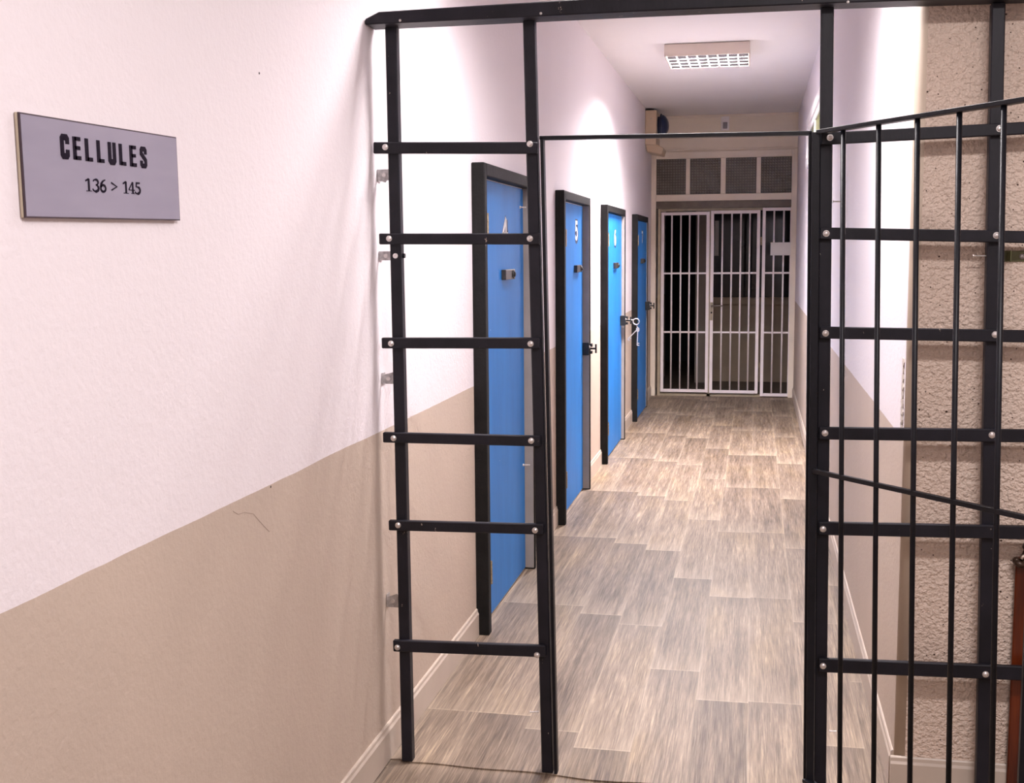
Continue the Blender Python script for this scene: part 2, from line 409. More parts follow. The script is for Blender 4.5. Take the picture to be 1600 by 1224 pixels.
# ------------------------------------------------------------------ fluorescent ceiling fixtures (the light of the place), then two added lobby lamps
LAMP_WX, LAMP_WY = 0.60, 0.60
def ceiling_light(cx, cy, watts, label):
    t = thing('ceiling_light', label, 'ceiling light', (cx, cy, H), 'louvred ceiling lights of the corridor')
    x0, x1, y0, y1 = cx-LAMP_WX/2, cx+LAMP_WX/2, cy-LAMP_WY/2, cy+LAMP_WY/2
    zb = H-0.088; th = 0.012
    hb = MB()
    hb.box(x0, x1, y0, y0+th, zb, H-0.004); hb.box(x0, x1, y1-th, y1, zb, H-0.004)
    hb.box(x0, x0+th, y0+th, y1-th, zb, H-0.004); hb.box(x1-th, x1, y0+th, y1-th, zb, H-0.004)
    hb.box(x0+th, x1-th, y0+th, y1-th, H-0.012, H-0.004)
    hb.build('housing', 'lamp_white', t, bevel=0.002)
    lb = MB()
    for i in range(1, 8):
        x = x0+th+(x1-x0-2*th)*i/8; lb.box(x-0.0025, x+0.0025, y0+th, y1-th, zb+0.002, zb+0.037)
    lb.build('louvre', 'louvre', t)
    lb = MB()
    for i in range(1, 8):
        x = x0+th+(x1-x0-2*th)*i/8; lb.box(x-0.005, x+0.005, y0+th, y1-th, zb-0.0005, zb+0.0018)
    for i in range(1, 4):
        y = y0+th+(y1-y0-2*th)*i/4; lb.box(x0+th, x1-th, y-0.003, y+0.003, zb-0.0003, zb+0.0016)
    lb.build('louvre_grid', 'lamp_grid', t)
    lb = MB()
    for i in range(0, 5):        # wedge shaped cross blades, wide at the top like parabolic reflectors
        y = y0+th+(y1-y0-2*th)*i/4; z1_, z2_ = zb+0.003, zb+0.034
        a1_, a2_ = (y if i == 0 else y-0.002), (y if i == 4 else y+0.002)
        b1_, b2_ = (y if i == 0 else y-0.018), (y if i == 4 else y+0.018)
        lb.prism([(a1_, z1_), (a2_, z1_), (b2_, z2_), (b1_, z2_)], lambda u, v, q: (x0+th+q, u, v), x1-x0-2*th)
    tag(lb.build('louvre', 'louvre_grey', t), 'grey aluminium cross blades')
    for i in range(4):
        y = y0+(y1-y0)*(i+0.5)/4
        MB().tube((x0+0.02, y, H-0.021), (x1-0.02, y, H-0.021), 0.007, n=8).build('tube', 'tube', t, smooth=True)
    la = bpy.data.lights.new('fluorescent_light', 'AREA'); la.shape = 'RECTANGLE'; la.size = LAMP_WX-0.05; la.size_y = LAMP_WY-0.05
    la.energy = watts; la.color = LAMP_TINT
    lo = bpy.data.objects.new('fluorescent_light', la); COL.objects.link(lo)
    lo.parent = t; lo.location = (0, 0, -0.048)
    return t
ceiling_light(-0.36, 9.02, LAMP_W['far'], 'square louvred fluorescent fixture on the ceiling halfway down the corridor')
ceiling_light(-0.30, 3.98, LAMP_W['near'], 'louvred ceiling fixture just above and behind the black grille')
def fill_lamp(cx, cy, lx, ly, watts, label):  # unseen lamps added to brighten the left wall and the plaster wall
    t = thing('opal_light', label, 'ceiling light', (cx, cy, H))
    box(cx-lx/2, cx+lx/2, cy-ly/2, cy+ly/2, H-0.055, H-0.002).build('housing', 'lamp_white', t, bevel=0.004)
    la = bpy.data.lights.new('opal_glow', 'AREA'); la.shape = 'RECTANGLE'; la.size = lx-0.03; la.size_y = ly-0.03
    la.energy = watts; la.color = LAMP_TINT
    lo = bpy.data.objects.new('opal_glow', la); COL.objects.link(lo); lo.parent = t; lo.location = (0, 0, -0.058)
    return t
fill_lamp(0.75, 1.25, 1.2, 0.3, LAMP_W['room'], 'long opal ceiling lamp over the lobby near the grille')
fill_lamp(0.75, -1.2, 1.2, 0.3, LAMP_W['room']*0.6, 'long opal ceiling lamp at the back of the lobby')

# ------------------------------------------------------------------ shell
YB, XE = -2.6, 2.9
struct(box(XL-0.15, XL, YB, YF+2.2, -0.05, H+0.02).build('wall_left', 'wall'), 'long left wall, pinkish white above a taupe dado', 'wall')
struct(box(XR, XR+0.17, YW+0.17, YF, -0.05, H+0.02).build('wall_right', 'wall'), 'right corridor wall, pinkish white above a taupe dado', 'wall')
# stub wall facing the camera: pitted plaster, its inner return painted like the corridor, rounded corner
wb = MB(); rc = 0.030; poly = []
for k in range(7):
    a = math.radians(180+90*k/6); poly.append((XR+rc+rc*math.cos(a), YW+rc+rc*math.sin(a)))
poly += [(XE, YW), (XE, YW+0.17), (XR, YW+0.17)]
wb.prism(poly, lambda u, v, q: (u, v, -0.05+q), H+0.07)
wf = struct(wb.build('wall_front', ['pebble', 'wall', 'corner']), 'pitted beige plaster wall facing the camera behind the barred gate', 'wall')
for p in wf.data.polygons:
    if p.normal.x < -0.985: p.material_index = 1
    elif p.normal.x < -0.1 and p.normal.y < -0.1: p.material_index = 2; p.use_smooth = True
struct(box(XE, XE+0.12, YB, YW+0.17, -0.05, H+0.02).build('wall_lobby', 'wall'), 'side wall of the lobby', 'wall')
struct(box(XL-0.15, XE+0.12, YB-0.12, YB, -0.05, H+0.02).build('wall_rear', 'wall'), 'rear wall of the lobby', 'wall')
struct(box(XL-0.15, XE+0.12, YB-0.12, YF+0.1, H, H+0.12).build('ceiling', 'ceiling'), 'plain pale ceiling of the corridor', 'ceiling')
struct(box(XL-0.15, XE+0.12, YB-0.12, YF, -0.12, -0.004).build('floor', 'floor'), 'grey oak plank flooring in front of the grille', 'floor')
# the corridor's own vinyl sheet, its cut front edge lying a few millimetres proud along the grille
sb = MB(); edge = []
def edge_y(x):
    return 3.478 + 0.010*math.sin(x*6.3+0.8) + 0.006*math.sin(x*17)
xs = [XL+0.001 + (XR+0.0-XL)*i/40 for i in range(41)]
outline = [(x, edge_y(x) + (0.022 if x < -1.08 else 0)) for x in xs] + [(XR+0.0, YF+0.1), (XL+0.001, YF+0.1)]
sb.prism(outline, lambda u, v, q: (u, v, -0.0035+q), 0.0045)
struct(sb.build('floor_sheet', 'floor'), 'grey oak plank vinyl running down the corridor', 'floor')

def baseboard(name, x, y0, y1, sgn):
    """board against a wall of constant x; sgn = direction it projects"""
    prof = [(0, 0), (0.012, 0), (0.012, ZB-0.022), (0.008, ZB-0.014), (0.007, ZB-0.004), (0.004, ZB), (0, ZB)]
    return struct(MB().prism([(x+sgn*a, z) for a, z in prof], lambda u, v, q: (u, y0+q, v+0.0005), y1-y0).build(name, 'base'))
DOORS = [(4.757, 5.87, 1.985), (6.83, 7.95, 1.975), (8.89, 10.15, 1.97), (11.2, 12.32, 1.965)]
RECESS = {1: 0.049, 2: 0.049, 3: 0.030, 4: 0.012}
ys = YB
for y0, y1, zz in DOORS:
    baseboard('baseboard_left', XL, ys, y0-0.003, 1); ys = y1+0.003
baseboard('baseboard_left', XL, ys, YF-0.03, 1)
baseboard('baseboard_right', XR, YW+0.03, YF-0.03, -1)
prof = [(0, 0), (0.012, 0), (0.012, ZB-0.022), (0.008, ZB-0.014), (0.007, ZB-0.004), (0.004, ZB), (0, ZB)]
struct(MB().prism([(YW-a, z) for a, z in prof], lambda u, v, q: (XR-0.012+q, u, v-0.003), XE-XR).build('baseboard_front', 'base'))
# chipped plaster on the outer corner
cb = MB(); rr = random.Random(3)
for k in range(9):
    z0 = 1.10+k*0.024; wd = 0.012+0.018*rr.random(); hh = 0.028+0.012*rr.random()
    pl = [(rr.uniform(0.8, 1.1)*wd*math.cos(a*math.pi/4), rr.uniform(0.8, 1.1)*hh/2*math.sin(a*math.pi/4)) for a in range(8)]
    cb.prism(pl, lambda u, v, q, z0=z0: (XR-0.0005-q, YW+0.055+u, z0+v), 0.003)
cp = cb.build('plaster_chip', 'chip', wf); tag(cp, 'rough bare chip in the paint near the corner')

# ------------------------------------------------------------------ end wall: header, transom window, jambs
ew = MB()
ew.box(XL, -1.172+0.07, YF, YF+0.12, 0, H)   # narrow return on the left
ew = MB()
ZT0, ZT1 = 2.165, 2.66      # transom opening
ew.box(XL, XR, YF, YF+0.12, 2.70, H)
ew.box(0.42, XR+0.17, YF, YF+0.12, -0.02, 2.70)
struct(ew.build('wall_back', 'end_wall'), 'beige end wall above the transom window', 'wall')
struct(box(XL, XR, YF-0.018, YF, H-0.028, H).build('trim_1', 'cream', bevel=0.003))
struct(box(XL+0.03, XR, YF-0.010, YF, 2.715, 2.727).build('trim_2', 'cream', bevel=0.002))
dj = MB()   # the tall cream frame round gate and transom
dj.box(XL, -1.085, YF-0.025, YF+0.10, 0, 2.70)
dj.box(0.372, XR, YF-0.025, YF+0.10, 0, 2.70)
struct(dj.build('trim_3', 'cream', bevel=0.004), 'cream painted jambs on both sides of the white barred gates', 'door frame')
tw = struct(bpy.data.objects.new('window_1', None), 'four pane transom window above the white barred gates', 'window'); COL.objects.link(tw)
tw.location = (-0.36, YF, 2.4)
fb = MB()
fb.box(-1.085, 0.372, YF-0.02, YF+0.07, 2.625, 2.70)
fb.box(-1.085, 0.372, YF-0.02, YF+0.07, ZT0, ZT0+0.072)
cols = [(1026, 1071.7), (1078, 1126), (1134, 1182), (1189, 1237)]
ex = [(px(a, 280, 'y', YF).x, px(b_, 280, 'y', YF).x) for a, b_ in cols]
for i in range(3): fb.box(ex[i][1], ex[i+1][0], YF-0.012, YF+0.06, ZT0+0.072, 2.625)
fb.build('window_frame', 'cream', tw, bevel=0.003)
for a, c in ex: box(a-0.01, c+0.01, YF+0.02, YF+0.027, ZT0+0.06, 2.635).build('pane', 'glass', tw)

# header beam of the gate
struct(box(-1.085, 0.372, YF+0.0, YF+0.06, 2.085, ZT0).build('trim_4', 'header', bevel=0.003), 'brown metal header beam above the barred gates', 'beam')

# ------------------------------------------------------------------ vestibule beyond the gate
YV = 14.95
xv = px(1104, 500, 'y', YV).x
vb = MB()
struct(box(xv, 1.6, YV, YV+0.1, -0.1, 0.955).build('wall_vestibule_lower', 'vest_lo'), 'taupe dado wall seen through the gate', 'wall')
struct(box(xv, 1.6, YV-0.05, YV+0.1, 0.955, 1.045).build('trim_5', 'vest_lo', bevel=0.004), 'pale sill of the dark window beyond the gate', 'sill')
struct(box(xv, 1.6, YV+0.02, YV+0.1, 2.5, H).build('wall_vestibule_upper', 'vest_up'))
w3 = struct(box(xv, 1.6, YV+0.05, YV+0.056, 1.045, 2.5).build('window_3', 'night'), 'black night window beyond the barred gates', 'window')
wm = MB()
for x in (xv+0.02, xv+0.46, xv+0.53, xv+1.0, xv+1.35): wm.box(x-0.015, x+0.015, YV+0.02, YV+0.05, 1.045, 2.5)
parent = wm.build('window_frame', 'dark_room', w3)
struct(box(xv-0.13, xv, YV-0.25, YV+0.1, 0, H).build('wall_vestibule_end', 'vest_up'), 'grey brown wall end beyond the left barred gate', 'wall')
struct(box(-3.2, 1.6, YF, 17.6, -0.12, -0.004).build('floor_vestibule', 'vest_floor'))
struct(box(-3.2, 1.7, YF+0.1, 17.6, H, H+0.1).build('ceiling_vestibule', 'dark_room'))
struct(box(-3.2, 1.7, 17.5, 17.6, 0, H).build('wall_dark_end', 'dark_room'))
struct(box(1.6, 1.7, YF+0.12, 17.5, 0, H).build('wall_vestibule_right', 'vest_up'))
struct(box(-3.2, XL-0.15, YF+2.1, YF+2.2, 0, H).build('wall_dark_side', 'dark_room'))
a_ = px(1117, 345, 'y', YV-0.0); b_ = px(1122.5, 400, 'y', YV)
tag(MB().box(a_.x, b_.x, YV+0.044, YV+0.0495, b_.z, a_.z).build('paper_notice', 'paper'), 'narrow white paper strip on the dark window behind the middle gate', 'notice')

# ------------------------------------------------------------------ white barred gates
def gate_leaf(name, label, cat, x0, x1, bars, z0, z1, y, midz, grp, handle=False, hingeside=None, plates=False):
    t = thing(name, label, cat, ((x0+x1)/2, y, z0), grp)
    s = 0.034
    for x in (x0, x1-s): box(x, x+s, y-0.016, y+0.016, z0, z1).build('stile', 'gate_white', t, bevel=0.003)
    for z in (z0, z1-0.034): box(x0+s, x1-s, y-0.014, y+0.014, z, z+0.034).build('rail', 'gate_white', t, bevel=0.003)
    for z in midz: box(x0+s, x1-s, y-0.006, y+0.006, z-0.010, z+0.010).build('rail', 'gate_white', t, bevel=0.002)
    for x in bars: MB().tube((x, y-0.005, z0+0.03), (x, y-0.005, z1-0.03), 0.0095, n=10).build('bar', 'gate_white', t, smooth=True)
    if handle:
        hx = x0+0.017
        pz = px(1113, 478, 'y', YF).z
        box(hx-0.014, hx+0.014, y-0.024, y-0.016, pz-0.16, pz+0.04).build('lock_plate', 'gate_old', t, bevel=0.003)
        hb = MB(); hb.tube((hx, y-0.02, pz), (hx, y-0.06, pz), 0.009); hb.tube((hx-0.004, y-0.057, pz), (hx+0.125, y-0.057, pz+0.004), 0.009, 0.0075)
        hd = hb.build('handle', 'lever', t, smooth=True); tag(hd, 'grey metal lever handle')
        MB().tube((hx, y-0.0245, pz-0.075), (hx, y-0.027, pz-0.075), 0.010).build('keyhole', 'hole', t)
    if hingeside is not None:
        for zc in (0.34, 1.72): MB().tube((hingeside, y-0.012, zc-0.045), (hingeside, y-0.012, zc+0.045), 0.008).build('hinge', 'brass', t, smooth=True)
    return t
def gx(p): return px(p, 470, 'y', YF).x
z426 = px(1130, 427, 'y', YF).z; z518 = px(1130, 519.5, 'y', YF).z
GRP = 'white barred gates at the end of the corridor'
gate_leaf('barred_gate', 'left white barred gate at the corridor end, darkness behind all of it', 'gate', gx(1032.5), gx(1107.5), [gx(q) for q in (1049, 1063, 1076.5, 1090)], 0.045, 2.045, YF, (z426, z518), GRP)
gate_leaf('barred_gate', 'middle white barred gate at the corridor end with a lever handle', 'gate', gx(1109.5), gx(1186), [gx(q) for q in (1127.5, 1142, 1156, 1170)], 0.040, 2.055, YF, (z426, z518), GRP, handle=True, hingeside=gx(1188))
gate_leaf('barred_gate', 'narrow fixed white barred panel on the right, a blank white plate on its bars', 'gate', gx(1189.5), gx(1238)-0.004, [gx(q) for q in (1207.5, 1222.5)], 0.012, 2.08, YF, (z426, z518), GRP)
of = MB()   # yellowed fixed frame the gates close against
of.box(gx(1027.5), gx(1031.8), YF-0.01, YF+0.05, -0.002, 2.084); of.box(gx(1031.8), gx(1190), YF+0.02, YF+0.05, 2.055, 2.084)
of.box(gx(1105), gx(1111), YF+0.02, YF+0.05, -0.003, 2.055)
of.box(gx(1031.8), gx(1190), YF+0.02, YF+0.05, -0.003, 0.03)
struct(of.build('trim_6', 'gate_old', bevel=0.002), 'yellowed metal frame the white barred gates close against', 'door frame')
a_ = px(1204, 379, 'y', YF-0.02); b_ = px(1236, 399, 'y', YF-0.02)
tag(box(a_.x, b_.x-0.006, YF-0.024, YF-0.017, b_.z, a_.z).build('blank_plate', 'paper', bevel=0.001), 'blank white plate fixed on the narrow right barred panel', 'plate')

# ------------------------------------------------------------------ motion sensor, alarm box
a_ = px(1127, 182, 'y', YF); b_ = px(1139.5, 204.5, 'y', YF)
t = thing('motion_sensor', 'small white motion sensor at the top of the end wall', 'motion sensor', ((a_.x+b_.x)/2, YF, b_.z))
cxm = (a_.x+b_.x)/2
sb = MB()
sb.prism([(0, b_.z), (-0.045, b_.z+0.02), (-0.055, a_.z-0.05), (-0.035, a_.z-0.005), (0, a_.z)], lambda u, v, q: (a_.x+q, YF+u-0.001, v), b_.x-a_.x)
sb.build('housing', 'white_plastic', t, bevel=0.008, seg=2)
MB().prism([(-0.045, b_.z+0.018), (-0.056, b_.z+0.025), (-0.060, b_.z+0.085), (-0.048, b_.z+0.09)], lambda u, v, q: (a_.x+0.02+q, YF+u-0.002, v), b_.x-a_.x-0.04).build('lens', 'grey_lens', t, bevel=0.003)

t = thing('alarm_box', 'beige alarm box high on the left wall near the corridor end', 'alarm', (XL, 12.7, 2.64))
bx0, bx1, by0, by1, bz0, bz1 = XL+0.002, XL+0.118, 12.50, 12.93, 2.66, 3.065
box(bx0, bx1, by0, by1, bz0+0.06, bz1).build('housing', 'beige_plastic', t, bevel=0.006, seg=2)
hz = MB(); hz.prism([(bx0, bz0+0.06), (bx0+0.02, bz0-0.015), (bx1+0.055, bz0-0.045), (bx1+0.075, bz0+0.02), (bx1, bz0+0.06)], lambda u, v, q: (u, by0+0.03+q, v), by1-by0-0.06)
hz.build('terminal_cover', 'beige_plastic', t, bevel=0.006)
bb = MB()
bb.tube((bx1, by0+0.2, 2.92), (bx1+0.03, by0+0.2, 2.92), 0.10, n=24); bb.dome((bx1+0.03, by0+0.2, 2.92), (1, 0, 0), 0.12, 0.085, n=24)
bb.torus((bx1+0.034, by0+0.2, 2.92), (1, 0, 0), 0.12, 0.010)
bb.build('bell', 'navy', t, smooth=True)
for dz in (0.02, 0.2): MB().dome((bx0+0.06, by0, bz0+0.12+dz), (0, -1, 0), 0.007, 0.004, n=8, rings=2).build('screw', 'galv', t)
box(bx0, bx1-0.03, by0, by0+0.1, bz1, bz1+0.010).build('gasket', 'hole', t)

# ------------------------------------------------------------------ high window in the right wall
t = struct(bpy.data.objects.new('window_2', None), 'high window with white frame and green glass in the right corridor wall', 'window'); COL.objects.link(t); t.location = (XR, 9.3, 2.4)
fr = MB(); wy0, wy1, wz0, wz1, ft = 8.1, 10.45, 2.30, 2.705, 0.075
for a0, a1, c0, c1, d in ((wy0, wy1, wz1-ft, wz1, 0.028), (wy0, wy1, wz0, wz0+ft, 0.028), (wy0, wy0+ft, wz0+ft, wz1-ft, 0.028), (wy1-ft, wy1, wz0+ft, wz1-ft, 0.028)):
    fr.box(XR-d, XR+0.0, a0, a1, c0, c1)
g2 = 0.05
for a0, a1, c0, c1 in ((wy0+ft, wy1-ft, wz1-ft-g2, wz1-ft), (wy0+ft, wy1-ft, wz0+ft, wz0+ft+g2), (wy0+ft, wy0+ft+g2, wz0+ft+g2, wz1-ft-g2), (wy1-ft-g2, wy1-ft, wz0+ft+g2, wz1-ft-g2), ((wy0+wy1)/2-0.03, (wy0+wy1)/2+0.03, wz0+ft+g2, wz1-ft-g2)):
    fr.box(XR-0.016, XR, a0, a1, c0, c1)
fr.build('window_frame', 'white_plastic', t, bevel=0.003)
box(XR-0.006, XR-0.001, wy0+ft+g2, wy1-ft-g2, wz0+ft+g2, wz1-ft-g2).build('pane', 'green_glass', t)

# ------------------------------------------------------------------ cell doors
def digit_strokes(d):
    if d == 4: return [[(0.66, 0.0), (0.66, 1.0)], [(0.66, 1.0), (0.08, 0.30)], [(0.05, 0.30), (0.98, 0.30)]]
    if d == 5: return [[(0.85, 0.95), (0.25, 0.95), (0.2, 0.55)]+arc(0.45, 0.30, 0.38, 0.30, 120, -150, 10)]
    if d == 6: return [[(0.80, 0.97)]+[(0.45, 0.88), (0.22, 0.62), (0.15, 0.35)]+arc(0.5, 0.28, 0.34, 0.28, 180, 540, 14)]
    return [[(0.08, 0.95), (0.90, 0.95), (0.62, 0.5), (0.45, 0.0)]]
XD = XL+0.006      # face of the leaf
XFR = XL+0.055     # front of the frame
def cell_door(i, y0, y1, zt, num, lockpos, latchpos, hinges, numpos, label):
    XD = XFR-RECESS[i]
    t = struct(bpy.data.objects.new('door_%d' % i, None), label, 'door'); COL.objects.link(t); t['group'] = 'blue cell doors along the left wall'
    t.location = (XL, (y0+y1)/2, 0)
    ft = 0.050
    fb = MB()
    fb.box(XL, XFR, y0, y0+ft, 0.0, zt); fb.box(XL, XFR, y1-0.03, y1, 0.0, zt); fb.box(XL, XFR, y0+ft, y1-0.03, zt-0.052, zt)
    fb.build('door_frame', 'door_black', t, bevel=0.004)
    box(XL, XFR-0.006, y1-0.038, y1-0.0302, 0.01, zt-0.0525).build('door_rebate', 'door_grey', t)
    box(XL-0.002, XD, y0+ft+0.004, y1-0.042, 0.012, zt-0.056).build('door_leaf', 'blue', t, bevel=0.002)
    # thin pale strip painting the light that catches the edge by the hinge stile
    box(XD, XFR-0.012, y0+ft+0.001, y0+ft+0.006, 0.02, zt-0.06).build('door_stop', 'gate_white', t)
    # number
    P = px(numpos[0], numpos[1], 'x', XD)
    cy, cz, w_, h_ = P.y, P.z, 0.125, 0.108
    for mat, wd, off, k, nm in (('shadow_paint', 0.056, 0.016, 0.0006, 'number_outline'), ('white_paint', 0.026, 0.0, 0.0012, 'number')):
        nb = MB()
        for s_ in digit_strokes(num):
            nb.ribbon([(u*w_, v*h_) for u, v in s_], wd, lambda u, v, q: (XD+q, cy-w_/2+u+off*0.7, cz-h_/2+v-off*0.3), k)
        o = nb.build(nm, mat, t); tag(o, 'white hand painted number %d' % num if nm == 'number' else 'dark outline of the number %d' % num)
    # peephole slide bolt
    P = px(latchpos[0], latchpos[1], 'x', XD+0.01); q = 0.105
    bb = MB(); bb.box(XD, XD+0.022, P.y-q, P.y+q, P.z-0.023, P.z+0.023)
    lt = bb.build('peephole_latch', 'latch', t, bevel=0.002)
    kb = MB(); kb.tube((XD+0.022, P.y+q-0.05, P.z), (XD+0.030, P.y+q-0.05, P.z), 0.012); kb.dome((XD+0.030, P.y+q-0.05, P.z), (1, 0, 0), 0.013, 0.006, n=12, rings=3)
    kb.torus((XD+0.024, P.y+q-0.05, P.z), (1, 0, 0), 0.016, 0.004)
    kb.build('latch_knob', 'lock', lt, smooth=True)
    # surface lock with T handle
    P = px(lockpos[0], lockpos[1], 'x', XD+0.03)
    lb = MB(); lb.box(XD, XD+0.045, P.y-0.03, P.y+0.03, P.z-0.042, P.z+0.042)
    lk = lb.build('door_lock', 'lock', t, bevel=0.003)
    kb = MB()
    kb.box(XD+0.045, XD+0.062, P.y-0.01, P.y+0.035, P.z+0.012, P.z+0.034); kb.box(XD+0.045, XD+0.062, P.y-0.01, P.y+0.035, P.z-0.034, P.z-0.016)
    kb.tube((XD+0.04, P.y+0.01, P.z), (XD+0.086, P.y+0.01, P.z), 0.007); kb.tube((XD+0.086, P.y+0.01, P.z-0.03), (XD+0.086, P.y+0.01, P.z+0.03), 0.0065)
    kb.build('handle', 'lock', lk)
    MB().dome((XD+0.045, P.y-0.015, P.z+0.012), (1, 0, 0), 0.011, 0.008, n=12, rings=3).build('rivet', 'zinc', lk, smooth=True)
    for hx_, hy_ in hinges:
        hz_ = px(hx_, hy_, 'x', XFR).z
        hb = MB(); hb.tube((XFR-0.004, y0+ft+0.004, hz_-0.05), (XFR-0.004, y0+ft+0.004, hz_+0.05), 0.009, n=10); hb.box(XFR-0.016, XFR-0.008, y0+ft+0.004, y0+ft+0.035, hz_-0.04, hz_+0.04)
        hb.build('hinge', 'brass', t)
    return t
D = DOORS
cell_door(1, *D[0], 4, (832, 596), (794, 429), [(760, 352), (766, 897)], (789, 360), 'nearest blue cell door with black frame, seen through the grille ladder')
cell_door(2, *D[1], 5, (918, 545), (903, 420), [(884, 372), (888, 747)], (900.5, 360), 'blue cell door numbered 5, just right of the black ladder posts')
cell_door(3, *D[2], 6, (975, 501), (962.5, 415), [(945, 374), (950, 671)], (961, 371), 'blue cell door numbered 6 with keys hanging beside its lock')
cell_door(4, *D[3], 7, (1013, 478), (1004, 408), [(997, 376), (995, 618)], (1003.5, 371), 'farthest and narrowest looking blue cell door, numbered 7, beside the gates')
# key bunch hanging from the third door's lock
XD = XFR-RECESS[3]; kx = XD+0.060; P3 = px(975, 501, 'x', XD+0.03)
ky, kz = P3.y+0.05, P3.z
t = thing('key_bunch', 'silver keys on a ring hanging from the lock of the third cell door', 'keys', (kx, ky, kz))
MB().tube((XD+0.045, P3.y+0.030, kz+0.003), (kx+0.046, ky+0.0, kz+0.003), 0.004, n=8).build('lock_key', 'zinc', t)
MB().torus((kx+0.068, ky, kz-0.012), (0, 1, 0), 0.026, 0.0045, n=16, m=6).build('key_ring', 'zinc', t, smooth=True)
def key(p0, p1):
    k = MB(); p0, p1 = Vector(p0), Vector(p1); d = (p1-p0).normalized()
    k.tube(p0, p1, 0.0042, n=8); k.torus(p0, (0, 1, 0), 0.011, 0.004, n=12, m=6); n_ = Vector((-d.z, 0, d.x))
    for a in (0.0, 0.018): k.bar(p1-d*a, p1-d*a+n_*0.018, 0.008, 0.004)
    return k.build('key', 'zinc', t)
key((kx+0.082, ky, kz-0.075), (kx+0.0, ky-0.01, kz-0.16)); key((kx+0.082, ky, kz-0.085), (kx+0.076, ky+0.01, kz-0.215))
MB().tube((kx+0.073, ky, kz-0.038), (kx+0.080, ky, kz-0.07), 0.003, n=6).build('chain_link', 'zinc', t)

# ------------------------------------------------------------------ the black wooden grille
G = thing('wooden_grille', 'black painted wooden ladder grille bolted across the corridor entrance', 'grille', (-0.3, YG, 0))
def post(xt, xb, zt=2.292, zb=0.0, nm='post'):
    w2 = 0.0175
    b = MB(); vs = []
    for z, x in ((zb, xb), (zt, xt)):
        for dx in (-w2, w2):
            for y in (YG, YG+0.034): vs.append((x+dx, y, z))
    b.faces(vs, [(0, 1, 3, 2), (4, 6, 7, 5), (0, 4, 5, 1), (2, 3, 7, 6), (0, 2, 6, 4), (1, 5, 7, 3)])
    return b.build(nm, 'black', G, bevel=0.003)
post(-1.076, -1.069); post(-0.657, -0.613); post(0.185, 0.214, 2.289); post(0.632, 0.672, 2.279)
post(1.10, 1.13, 2.275)
# top beam: slightly sagging timber with a bevelled left end
bm_ = MB()
st = [(-1.138, 2.290, 2.306), (-1.095, 2.290, 2.325), (-0.333, 2.290, 2.334), (0.2, 2.287, 2.333), (0.70, 2.279, 2.326), (1.3, 2.277, 2.324)]
vs = []; y0_, y1_ = 3.432, 3.522
for x, a, c in st: vs += [(x, y0_, a), (x, y1_, a), (x, y1_, c), (x, y0_, c)]
fs = [(0, 1, 2, 3), tuple(4*(len(st)-1)+k for k in (3, 2, 1, 0))]
for i in range(len(st)-1):
    for k in range(4): fs.append((4*i+k, 4*i+(k+1) % 4, 4*(i+1)+(k+1) % 4, 4*(i+1)+k))
bm_.faces(vs, fs)
tb = bm_.build('top_beam', 'black', G, bevel=0.003)
for q in ((625, 32), (845, 21), (1325, 3)):
    P = px(q[0], q[1], 'y', y0_)
    if P.z < 2.33: MB().dome((P.x, y0_, P.z), (0, -1, 0), 0.004, 0.002, n=8, rings=2).build('screw', 'zinc', tb)
def rung(pl, pr, hh, bolts, x1=None):
    """pl, pr: centre pixels of the left and right end"""
    yf = YG-0.018
    A = px(pl[0], pl[1], 'y', yf); B = px(pr[0], pr[1], 'y', yf)
    if x1 is not None: B = A+(B-A)*((x1-A.x)/(B.x-A.x))
    o = MB().bar((A.x, yf+0.009, A.z), (B.x, yf+0.009, B.z), hh, 0.0176, side=(0, 0, 1)).build('rung', 'black', G, bevel=0.0025)
    for q in bolts:
        P = px(q[0], q[1], 'y', yf)
        b = MB(); b.tube((P.x, yf+0.0005, P.z), (P.x, yf-0.002, P.z), 0.0092, n=16); b.dome((P.x, yf-0.002, P.z), (0, -1, 0), 0.0080, 0.005, n=16, rings=3)
        bo = b.build('bolt', 'zinc', o)
    return o
rung((583, 231), (839, 231), 0.034, [(602, 230), (828, 225)])
rung((592, 373.5), (843, 373.5), 0.033, [(608, 373), (828, 373)])
rung((596, 536.5), (843, 536.5), 0.033, [(611, 537), (829, 537.5)])
rung((598, 684), (844, 690), 0.032, [(615, 685), (830, 689)])
rung((607, 821.5), (849, 828), 0.032, [(622, 821), (836, 829)])
rung((614, 1010), (852, 1019), 0.037, [(621, 1012), (839, 1024)])
rung((1283, 217), (1562, 202), 0.033, [(1297, 215), (1562, 201)], 1.2)
rung((1281, 364.5), (1573, 370), 0.033, [(1291, 365), (1557, 368)], 1.2)
rung((1281, 520), (1573, 525.5), 0.034, [(1290, 521), (1555, 523)], 1.2)
rung((1280, 677.5), (1570, 681.5), 0.036, [(1289, 677), (1550, 680)], 1.2)
rung((1279, 826.5), (1565, 832.5), 0.038, [(1286, 827)], 1.2)
rung((1279, 1040.5), (1550, 1051.5), 0.041, [(1286, 1041), (1540, 1054)], 1.2)
